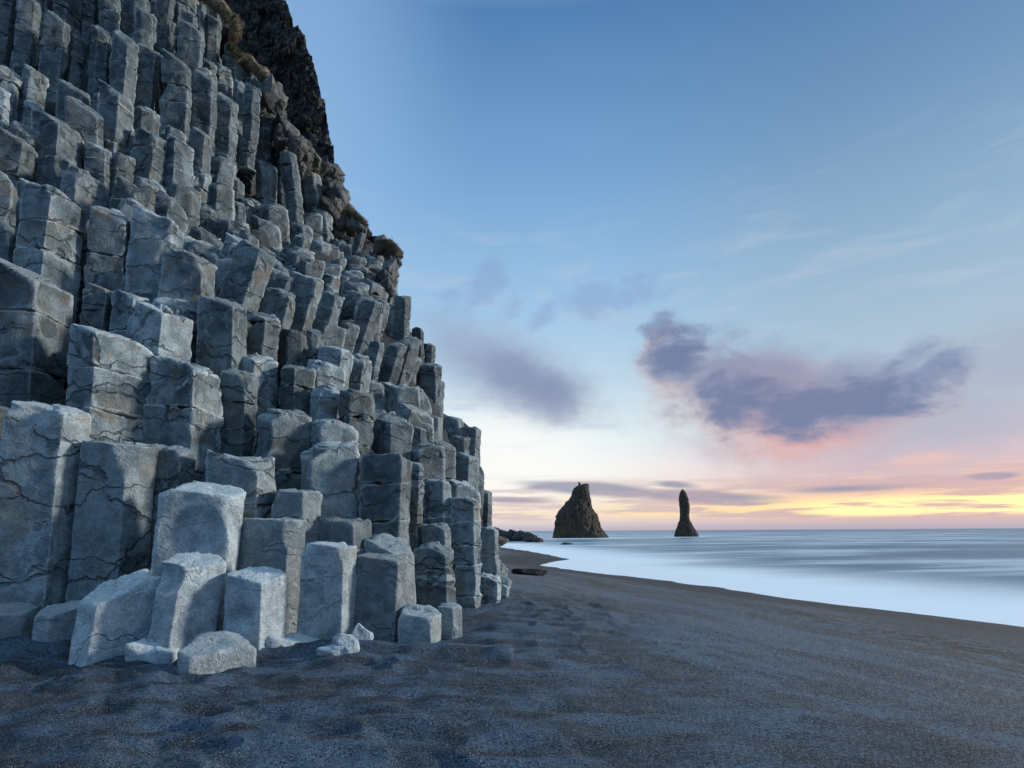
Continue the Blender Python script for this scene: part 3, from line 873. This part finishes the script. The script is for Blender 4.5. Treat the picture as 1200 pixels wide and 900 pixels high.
Gf = G.reshape(-1, 3) * np.array([1, 1, .7])
fc_ = (.55 * facets(Gf * .8, 2) + .32 * facets(Gf * 2.1 + 5, 4) + .14 * facets(Gf * 5.0, 6)).reshape(G.shape[:2])
dsp = (.18 * (rg - .4) + .12 * tz + fc_ + .08 * fbm(G * 9, 3, 67, .7))
G = G + dsp[..., None] * np.array([.35, -1, .15]) * .8
g = Geo(); g.add(G.reshape(-1, 3), grid_faces(ny, nx + nw, False)[:, ::-1], .5, 0.0)
g.obj("rough_rock_face", M_FACE, cliff, False)

# broken rocks on the ledge between columns and the rough face: part of the cliff
lg = Geo(); rl = random.Random(3)
for k in range(120):
    t = rl.random(); y = 100 + t * 150; x = float(np.interp(y, MASS[:, 1], MASS[:, 0])) + rl.uniform(-26, 2)
    r = rl.uniform(.12, .30); d = float(depth_at(x, y)) + rl.uniform(-.3, .4)
    P = unproj(x, y, min(d, 23))
    rock(P, (r, r, r * rl.uniform(.6, 1.3)), 300 + k, 9, rot=rl.uniform(0, 3), geo=lg, tone=rl.random(), nplanes=8)
for k in range(100):
    y = rl.uniform(196, 272); x = float(np.interp(y, [196, 236, 300], [378, 392, 440])) + rl.uniform(-34, 26)
    if x > float(sil_x(y)) - 5: x = float(sil_x(y)) - rl.uniform(5, 20)
    r = rl.uniform(.16, .4); P = unproj(x, y, 20.2 + rl.uniform(-.9, .6))
    rock(P, (r, r, r * rl.uniform(.6, 1.2)), 1100 + k, 9, rot=rl.uniform(0, 3), geo=lg, tone=rl.random() * .8, nplanes=8)
for k in range(16):      # crumbly blocks crowning the ridge
    y = rl.uniform(238, 345); x = float(sil_x(y)) - rl.uniform(3, 22)
    r = rl.uniform(.14, .32); P = unproj(x, y, float(depth_at(x, y)) - rl.uniform(0, .5))
    rock(P, (r, r, r * rl.uniform(.6, 1.2)), 700 + k, 9, rot=rl.uniform(0, 3), geo=lg, tone=rl.random(), nplanes=8)
tag(lg.obj("ledge_rubble", M_LEDGE, cliff, False), "angular broken rock along the upper ledge", kind='stuff')

# ------------------------------------------------------------------ turf cushions on the ledges
def turf(path, rpx, D, label):
    pts = [unproj(x, y, D) for x, y in path]
    # resample
    seg = []
    for a, b in zip(pts[:-1], pts[1:]):
        for k in range(8): seg.append(a + (b - a) * k / 8)
    seg.append(pts[-1]); seg = np.array(seg)
    for _ in range(6): seg[1:-1] = (seg[:-2] + 2 * seg[1:-1] + seg[2:]) / 4
    n = len(seg); R = rpx / F * D
    th = np.linspace(0, 2 * math.pi, 28, endpoint=False)
    t = np.gradient(seg, axis=0); t /= np.linalg.norm(t, axis=1)[:, None]
    a1 = np.cross(t, [0, 1, 0]); a1 /= np.linalg.norm(a1, axis=1)[:, None]; a2 = np.cross(t, a1)
    prof = np.sqrt(np.clip(1 - (np.linspace(-1, 1, n)) ** 4, .02, 1)) * R
    G = seg[:, None] + prof[:, None, None] * (np.cos(th)[None, :, None] * a1[:, None] + np.sin(th)[None, :, None] * a2[:, None])
    nrm = G - seg[:, None]
    G = G + nrm * (fbm(G * 4, 3, 5)[..., None] * .55)
    V = G.reshape(-1, 3); Fq = grid_faces(n, 28, True)
    # drooping blades
    rb = np.random.default_rng(int(path[0][0]))
    nb = 2600
    k = rb.integers(0, len(V), nb); base = V[k]; nn = nrm.reshape(-1, 3)[k]; nn /= np.linalg.norm(nn, axis=1)[:, None] + 1e-6
    d = nn * .5 + np.array([0, -.2, -.9]) + rb.normal(0, .3, (nb, 3)); d /= np.linalg.norm(d, axis=1)[:, None]
    ln = rb.uniform(.05, .17, (nb, 1)); sd = np.cross(d, rb.normal(0, 1, (nb, 3))); sd /= np.linalg.norm(sd, axis=1)[:, None]
    w = .006
    q = np.stack([base - sd * w, base + sd * w, base + d * ln + sd * w * .3, base + d * ln - sd * w * .3], 1).reshape(-1, 3)
    fq = np.arange(nb * 4).reshape(-1, 4) + len(V)
    o = mesh_obj("turf_clump", np.vstack([V, q]), np.vstack([Fq, fq]), M_TURF)
    tag(o, label, "turf", "turf clumps on the cliff ledges")
turf([(222, -12), (245, -2), (262, 10), (272, 26)], 7, 17.8, "brown turf clump at the top edge of the picture, highest on the ledge")
turf([(276, 18), (280, 30), (272, 46)], 5, 17.6, "short upright brown turf clump hanging beside a pale column below the top edge")
turf([(268, 50), (275, 58), (280, 66)], 5, 17.7, "tiny round turf clump just above the long arching one")
turf([(268, 68), (288, 70), (306, 84), (321, 104)], 7, 18.2, "long arching brown turf clump hanging against the dark rough face")
turf([(325, 168), (330, 176), (328, 184)], 4, 18.5, "small rusty brown turf clump left of the lowest arching clump")
turf([(338, 172), (352, 168), (366, 182), (372, 200)], 6, 19.0, "lowest arching olive turf clump near the foot of the dark rough face")

turf([(397, 230), (412, 247), (430, 263)], 4, 19.3, "thin brown turf strip on the skyline just below the dark rough face")
turf([(446, 281), (460, 287), (467, 301)], 4, 18.2, "turf clump farthest right, at the shoulder of the ridge line")

# ------------------------------------------------------------------ loose rocks
def gz1(x, y): return float(ground_z(np.array([x]), np.array([y]), True)[0])
def loose(name, px, py, wpx, hpx, label, seed, cat="rock", grp=None, deep=.8, pale=.6, rot=0., flat=False, mat=None, D=None, n=11, tone=.5, res=40, sink=.2):
    # rests on the sand at the given place
    z = 0.0
    for _ in range(5):
        P = unproj_z(px, py, z); z = gz1(P[0], P[1])
    if D is not None: P = unproj(px, py, D)
    w = wpx / F * P[1]; h = hpx / F * P[1]
    o = rock((P[0], P[1] + w * deep * .5, P[2] + h * (.5 - sink)), (w / 2 * 1.15, w * deep / 2, h * (.5 + sink) * 1.2), seed, res, mat, name, None, tone, pale, rot, n, 22, flat)
    tag(o, label, cat, grp)
    return o
def slab(xl, xr, yt, yb, D, xe, slope, o, label, seed):
    r_ = random.Random(seed); m = spec_from_px(xl, xr, yt, yb, D, xe, slope, o, r_); m['zbot'] = -.3; m['joints'] = []
    g = Geo(); column(m, g, 84, r_, o['pale']); ob = g.obj("fallen_slab", M_ROCK, None)
    tag(ob, label, "rock slab")
slab(212, 304, 737, 777, 5.3, 226, -.06, dict(ty=.30, pale=.95, calm=1), "large pale flat slab lying on the sand in front of the columns", 4)
slab(150, 216, 746, 772, 5.55, 200, .18, dict(ty=.22, pale=.95, calm=1), "low pale slab half buried beside the tall leaning block", 9)
slab(322, 380, 738, 757, 6.0, 345, .12, dict(ty=.4, pale=.8, calm=1), "pale pointed slab wedged at the foot of two columns", 14)
loose("loose_rock", 313, 760, 22, 12, "small pale block right of the large flat slab", 21, "rock", "pale broken rocks on the sand", .8, .9)
loose("loose_rock", 385, 768, 30, 10, "thin pale flake, leftmost of the broken rock cluster", 23, "rock", "pale broken rocks on the sand", .7, 1., 0, True)
loose("loose_rock", 403, 768, 24, 18, "rounded pale rock in the middle of the broken rock cluster", 25, "rock", "pale broken rocks on the sand", .8, 1.)
loose("loose_rock", 420, 764, 24, 24, "upright pale shard at the right end of the broken cluster", 27, "rock", "pale broken rocks on the sand", .5, 1., .4, False, None, None, 8)
loose("loose_rock", 398, 757, 18, 12, "smallest pale rock behind the broken rock cluster", 29, "rock", "pale broken rocks on the sand", .8, .9)
loose("loose_rock", 591, 699, 12, 12, "round wet rock nearest the corner of the cliff foot", 31, "rock", "rocks at the cliff corner", .9, .45)
loose("loose_rock", 592, 690, 12, 12, "grey rock between two others at the corner of the cliff foot", 33, "rock", "rocks at the cliff corner", .9, .35)
loose("loose_rock", 587, 680, 12, 18, "upright rounded grey rock farthest back at the cliff corner", 35, "rock", "rocks at the cliff corner", .9, .3)
loose("beached_slab", 621, 674, 34, 8, "dark flat slab lying alone on the open beach", 41, "rock slab", None, .35, 0, .05, True, M_BACK, None, 9)
# point of boulders beyond the cliff
FB = [(572, 612, 30, 26, 70, "largest dark boulder against the foot of the cliff"), (590, 634, 20, 12, 74, "low dark boulder next to the cliff foot on the far point"),
      (600, 634, 14, 13, 80, "peaked dark boulder, second tallest of the far point"), (612, 634, 17, 12, 82, "broad brown boulder in the middle of the far point"),
      (622, 635, 13, 10, 86, "rounded greyish boulder near the seaward end of the point"), (631, 635.5, 10, 6, 88, "last low boulder at the seaward tip of the point"),
      (583, 634, 16, 15, 72, "tall dark boulder behind the cliff corner")]
for i, (x, y, w, h, D, lb) in enumerate(FB):
    P = unproj_z(x, y if y > 630 else 634, SEA_Z)
    D = float(P[1]) if y > 630 else 70
    P = unproj(x, 634.5, D); W = w / F * D; Hh = h / F * D
    if y < 630: Hh = 17 / F * D
    o = rock((P[0], P[1], SEA_Z + Hh * .3), (W * .6, W * .6, Hh * .75), 60 + i, 30, M_FACE, "shore_boulder", None, .3, 0, 0, 10)
    tag(o, lb, "boulder", "boulders on the far rocky point")
P = unproj_z(664, 638, SEA_Z)
o = rock((P[0], P[1], SEA_Z + .05), (.9, .6, .28), 91, 20, M_STACK, "wave_washed_rock"); tag(o, "small dark rock awash in the white surf before the big sea stack", "rock")

# ------------------------------------------------------------------ sea stacks
def stack(name, rows, D, label, seed, spikes=()):
    rows = sorted(rows, key=lambda r: -r[0])          # bottom first
    ys = np.array([r[0] for r in rows]); xl = np.array([r[1] for r in rows]); xr = np.array([r[2] for r in rows])
    n = 150; th = np.linspace(0, 2 * math.pi, 150, endpoint=False)
    yq = np.linspace(ys[0] + 1.5, ys[-1], n)
    l = np.interp(-yq, -ys, xl); r = np.interp(-yq, -ys, xr)
    cxp = (l + r) / 2; hw = (r - l) / 2
    C = unproj(cxp, yq, np.full(n, D)); rad = hw / F * D
    G = np.stack([C[:, None, 0] + rad[:, None] * np.cos(th), C[:, None, 1] + rad[:, None] * .75 * np.sin(th), C[:, None, 2] + 0 * th[None]], -1)
    S_ = rad.max()
    q = G / S_ * 2.2 + seed
    q2 = q * np.array([1.0, 1.0, .55])
    d = .10 * fbm(q2 * 1.5, 4, seed) + .07 * (1 - 2 * np.abs(fbm(q2 * 3, 3, seed + 3))) - .03
    nr = G - C[:, None]; nr[..., 2] = 0
    ln = np.linalg.norm(nr, axis=-1, keepdims=True) + 1e-6
    G = G + nr / ln * (d * np.minimum(S_ * .8, rad[:, None] * 1.3 + S_ * .06))[..., None]
    G[..., 2] += .05 * S_ * fbm(q * 4, 3, seed + 7) * sstep(0, .15, np.linspace(0, 1, n))[:, None]
    V = np.vstack([G.reshape(-1, 3), C[-1] + np.array([0, 0, .02 * S_])])
    Fq = grid_faces(n, 150, True)
    top = (n - 1) * 150
    cap = np.array([[top + k, top + (k + 1) % 150, n * 150, n * 150] for k in range(150)])
    g = Geo(); g.add(V, Fq, .5, 0.0)
    # cap as degenerate-free triangles through a tiny second ring
    c2 = C[-1] + (G[-1] - C[-1]) * .3 + np.array([0, 0, .03 * S_])
    base = len(V); 
    g.add(np.vstack([G[-1], c2]), grid_faces(2, 150, True), .5, 0.0)
    for (sx_, sy_, sw, sh) in spikes:
        P = unproj(sx_, sy_, D); w = sw / F * D; h = sh / F * D
        rock((P[0], P[1], P[2] - h * .3), (w / 2, w / 2, h), seed * 7 + int(sx_), 16, geo=g, tone=.5, nplanes=8)
    o = g.obj(name, M_STACK, None, False, np.array([C[0, 0], C[0, 1], SEA_Z]))
    tag(o, label, "sea stack", "sea stacks offshore")
    return o
D1 = float(unproj_z(680, 630.3, SEA_Z)[1]); D2 = float(unproj_z(805, 629.0, SEA_Z)[1])
print("stack D", D1, D2)
stack("sea_stack", [(567.5, 683.5, 690), (569.5, 676, 690), (572, 673, 690), (577, 671, 690.5), (585, 668, 692), (592, 661, 693), (597, 656.5, 695), (602, 654, 699), (610, 652.5, 702), (618, 650.5, 704), (624, 649.5, 708), (630, 648.5, 712)],
      D1, "broad brown sea stack with a split jagged summit and a long sloping shoulder", 3, [(679.5, 569, 4, 6)])
stack("sea_stack", [(573.5, 799, 800.5), (576, 797.5, 803), (580, 796.5, 805), (585, 796, 806.5), (592, 796, 807.5), (598, 796.8, 807.8), (604, 797, 807.5), (610, 796.5, 808), (616, 794, 811.5), (622, 792, 815), (629, 790.5, 818.5)],
      D2, "slender needle shaped sea stack standing alone to the right", 5, [])

# ------------------------------------------------------------------ sky
w = bpy.data.worlds.new("World"); scene.world = w; w.use_nodes = True
t = NT(w.node_tree)
SUN_EL = math.radians(16); SUN_AZ = math.radians(79)       # azimuth clockwise from the view direction (+Y)
tc = t.n('ShaderNodeTexCoord').outputs['Generated']
sep = t.n('ShaderNodeSeparateXYZ'); t.put(sep.inputs[0], tc)
az = t.m('MULTIPLY', t.m('ARCTAN2', sep.outputs[0], sep.outputs[1]), 180 / math.pi)
el = t.m('MULTIPLY', t.m('ARCSINE', sep.outputs[2]), 180 / math.pi)
e01 = t.m('DIVIDE', el, 90.0)
R_ = lambda d: d / 90.0
left = t.ramp(e01, [(0, L(205, 200, 210)), (R_(1.2), L(236, 214, 206)), (R_(3), L(250, 236, 215)), (R_(6), L(250, 250, 248)), (R_(10), L(226, 243, 248)), (R_(15), L(190, 218, 238)), (R_(22), L(160, 199, 233)), (R_(32), L(124, 170, 216)), (R_(45), L(84, 130, 182)), (R_(58), (.40, .62, .86)), (1, (.78, 1.12, 1.42))])  # unseen zenith made brighter than real dusk, added light for rock tops and sand
rightc = t.ramp(e01, [(0, L(196, 180, 192)), (R_(.9), L(222, 190, 188)), (R_(2.0), L(252, 214, 168)), (R_(3.6), L(240, 196, 184)), (R_(6.5), L(226, 200, 208)), (R_(10), L(188, 199, 212)), (R_(16), L(172, 196, 215)), (R_(24), L(148, 181, 209)), (R_(34), L(114, 152, 191)), (R_(45), L(78, 122, 172)), (R_(58), (.40, .62, .86)), (1, (.78, 1.12, 1.42))])  # same overbright unseen zenith, added to light level rock and sand
base = t.mix(t.mr(az, 4, 34), left, rightc)
base = t.mix(t.m('MULTIPLY', t.m('MULTIPLY', t.mr(az, -2, -22), t.mr(el, 12, 24)), .5), base, L(160, 198, 240))
# bright pearly glow behind the cliff corner
gl = t.m('ADD', t.m('POWER', t.m('DIVIDE', t.m('SUBTRACT', az, 0.0), 9.0), 2.0), t.m('POWER', t.m('DIVIDE', t.m('SUBTRACT', el, 8.0), 5.5), 2.0))
base = t.mix(t.m('MULTIPLY', t.m('EXPONENT', t.m('MULTIPLY', gl, -1.0)), .85), base, L(255, 255, 252))
# far side of the sky, behind the camera: deeper dusk blue
back = t.mr(t.m('ABSOLUTE', az), 80, 150)
base = t.mix(t.m('MULTIPLY', back, t.mr(el, 60, 30, 0, .85)), base, L(78, 146, 212))

vec = t.n('ShaderNodeCombineXYZ'); t.put(vec.inputs[0], az); t.put(vec.inputs[1], el)
v = vec.outputs[0]
nA = t.noise(t.vmul(v, (.20, .34, 1)), 1.0, 8, .62, .25)                                   # cloud texture
nB = t.noise(t.vmul(v, (.10, .55, 1)), 1.0, 5, .55, .4)           # wind-drawn
nC = t.noise(t.vmul(v, (.07, .9, 1)), 1.3, 5, .6, .2)
def a_(px): return math.degrees(math.atan2(px - 600, F))
def e_(px, py):
    dd = unproj(px, py, 1.0) - EYE; return math.degrees(math.asin(dd[2] / np.linalg.norm(dd)))
def blob(px, py, rx, ry, rot, soft=.45, kn=.9, nz=None):
    a0 = a_(px); e0 = e_(px, py); cs = math.cos((px - 600) / F); k = 57.3 / F
    rx_, ry_ = rx * k * .82, ry * k * .9
    c, s = math.cos(math.radians(rot)), math.sin(math.radians(rot))
    x = t.m('SUBTRACT', az, a0); y = t.m('SUBTRACT', el, e0)
    xr = t.m('DIVIDE', t.m('ADD', t.m('MULTIPLY', x, c), t.m('MULTIPLY', y, s)), rx_)
    yr = t.m('DIVIDE', t.m('SUBTRACT', t.m('MULTIPLY', y, c), t.m('MULTIPLY', x, s)), ry_)
    r = t.m('SQRT', t.m('ADD', t.m('MULTIPLY', xr, xr), t.m('MULTIPLY', yr, yr)))
    r = t.m('ADD', r, t.m('MULTIPLY', t.m('SUBTRACT', nz or nA, .5), kn * 2))
    return t.mr(r, 1.0 + soft * .3, 1.0 - soft, 0, 1)
def union(bl):
    r = bl[0]
    for b in bl[1:]: r = t.m('MAXIMUM', r, b)
    return r
def paint(base, mask, amt, col): return t.mix(t.m('MULTIPLY', mask, amt), base, col)
# faint high veil on the right
base = paint(base, t.m('MULTIPLY', t.mr(nB, .48, .72), t.m('MULTIPLY', t.mr(el, 6, 12), t.mr(el, 34, 22))), .5, L(184, 200, 220))
base = paint(base, t.m('MULTIPLY', union([blob(1060, 500, 260, 60, 2, .8, .5), blob(1230, 420, 140, 60, 8, .8, .7)]), 1), .6, L(166, 174, 196))
# big cloud with the pink belly
def cloud_body(dy, gr, kn):
    return union([blob(905, 455 + dy, 110 * gr, 60 * gr, -10, .6, kn * .35), blob(990, 468 + dy, 110 * gr, 52 * gr, 4, .6, kn * .35), blob(776, 388 + dy, 34 * gr, 22 * gr, 30, .6, kn * 1.5), blob(802, 424 + dy, 70 * gr, 50 * gr, -30, .55, kn), blob(870, 452 + dy, 120 * gr, 62 * gr, -14, .6, kn * .9),
                  blob(950, 476 + dy, 130 * gr, 52 * gr, 0, .6, kn * .9), blob(1035, 462 + dy, 105 * gr, 42 * gr, 14, .55, kn), blob(1092, 442 + dy, 62 * gr, 22 * gr, 20, .6, kn * 1.3)])
under = cloud_body(15, 1.03, .8)
base = paint(base, t.m('MULTIPLY', under, t.mr(az, 38, 27, .15, 1)), .75, t.mix(t.mr(az, 17, 26), L(208, 182, 182), L(242, 172, 158)))
base = paint(base, blob(1085, 538, 42, 10, 2, .7, .7), .7, L(236, 196, 190))
base = paint(base, cloud_body(-3, .96, .9), .80, L(130, 146, 180))
base = paint(base, union([blob(880, 472, 100, 32, -15, .8, 1.9), blob(990, 472, 110, 28, 8, .8, 1.9), blob(800, 412, 44, 32, -20, .8, 1.9)]), .75, L(104, 119, 158))
# smooth lens on the left and small wisps above it
base = paint(base, union([blob(592, 434, 165, 58, -22, .9, .3), blob(650, 460, 62, 44, -40, .85, .25)]), .88, L(150, 162, 192))
base = paint(base, blob(632, 456, 95, 42, -24, .95, .5), .6, L(126, 138, 172))
base = paint(base, union([blob(568, 332, 26, 34, -50, .9, 2.0), blob(605, 356, 36, 16, 35, .9, 2.0), blob(636, 374, 32, 16, 30, .9, 2.0), blob(522, 345, 30, 14, 0, .9, 2.0), blob(740, 345, 90, 24, 0, .9, 2.4)]), .5, L(140, 165, 205))
# layered stratus near the horizon
base = paint(base, union([blob(700, 573, 130, 10, -5, .5, .5, nB), blob(830, 583, 120, 10, -5, .5, .5, nB), blob(790, 568, 36, 6, -6, .7, .6, nB), blob(600, 586, 70, 5, -2, .7, .5, nB), blob(640, 570, 40, 6, 0, .7, .5, nB), blob(1165, 558, 24, 4, 0, .6, .5, nB), blob(1000, 572, 90, 5, 0, .9, .5, nB)]), .85, L(140, 147, 172))
bandN = t.mr(nC, .44, .56)
low = t.m('MULTIPLY', t.mr(el, .3, 1.6), t.mr(el, 6.0, 3.6))
base = paint(base, t.m('MULTIPLY', bandN, low), .55, L(198, 170, 182))
bright = t.m('MULTIPLY', t.m('MULTIPLY', t.mr(el, .9, 1.6), t.mr(el, 3.1, 1.9)), t.m('MULTIPLY', t.mr(az, 0, 28, .3, 1), t.mr(nC, .56, .46)))
base = paint(base, bright, .9, (1.08, .82, .43))
hot = t.m('MULTIPLY', t.m('MULTIPLY', t.mr(el, .9, 1.5), t.mr(el, 3.2, 1.9)), t.mr(az, 22, 34))
base = paint(base, t.m('MULTIPLY', hot, t.mr(nC, .60, .48)), .9, (1.6, 1.18, .52))
base = paint(base, t.mr(el, .9, 0.0), .7, L(178, 174, 192))
sky = t.n('ShaderNodeTexSky', sky_type='NISHITA'); sky.sun_disc = False
sky.sun_elevation = SUN_EL; sky.sun_rotation = SUN_AZ; sky.air_density = 1.0; sky.dust_density = 1.0
bg1 = t.n('ShaderNodeBackground'); t.put(bg1.inputs[0], base); bg1.inputs[1].default_value = 0.97
bg2 = t.n('ShaderNodeBackground'); t.put(bg2.inputs[0], sky.outputs[0]); bg2.inputs[1].default_value = 0.004
ad = t.n('ShaderNodeAddShader'); out = t.n('ShaderNodeOutputWorld')
w.node_tree.links.new(bg1.outputs[0], ad.inputs[0]); w.node_tree.links.new(bg2.outputs[0], ad.inputs[1]); w.node_tree.links.new(ad.outputs[0], out.inputs[0])

sl = bpy.data.lights.new("sun", 'SUN'); sl.energy = 3.4; sl.angle = math.radians(7); sl.color = (1.0, .955, .90)
so = bpy.data.objects.new("sun", sl); COL.objects.link(so)
dv = Vector((math.sin(SUN_AZ) * math.cos(SUN_EL), math.cos(SUN_AZ) * math.cos(SUN_EL), math.sin(SUN_EL)))
so.rotation_euler = dv.to_track_quat('Z', 'Y').to_euler(); so.location = (30, 10, 20)

scene.render.engine = 'CYCLES'
scene.view_settings.view_transform = 'Standard'; scene.view_settings.look = 'None'
scene.view_settings.exposure = 0.0; scene.view_settings.gamma = 1.0

scene.cycles.max_bounces = 4; scene.cycles.diffuse_bounces = 3; scene.cycles.glossy_bounces = 2; scene.cycles.transmission_bounces = 0
w.cycles.sampling_method = 'MANUAL'; w.cycles.sample_map_resolution = 512
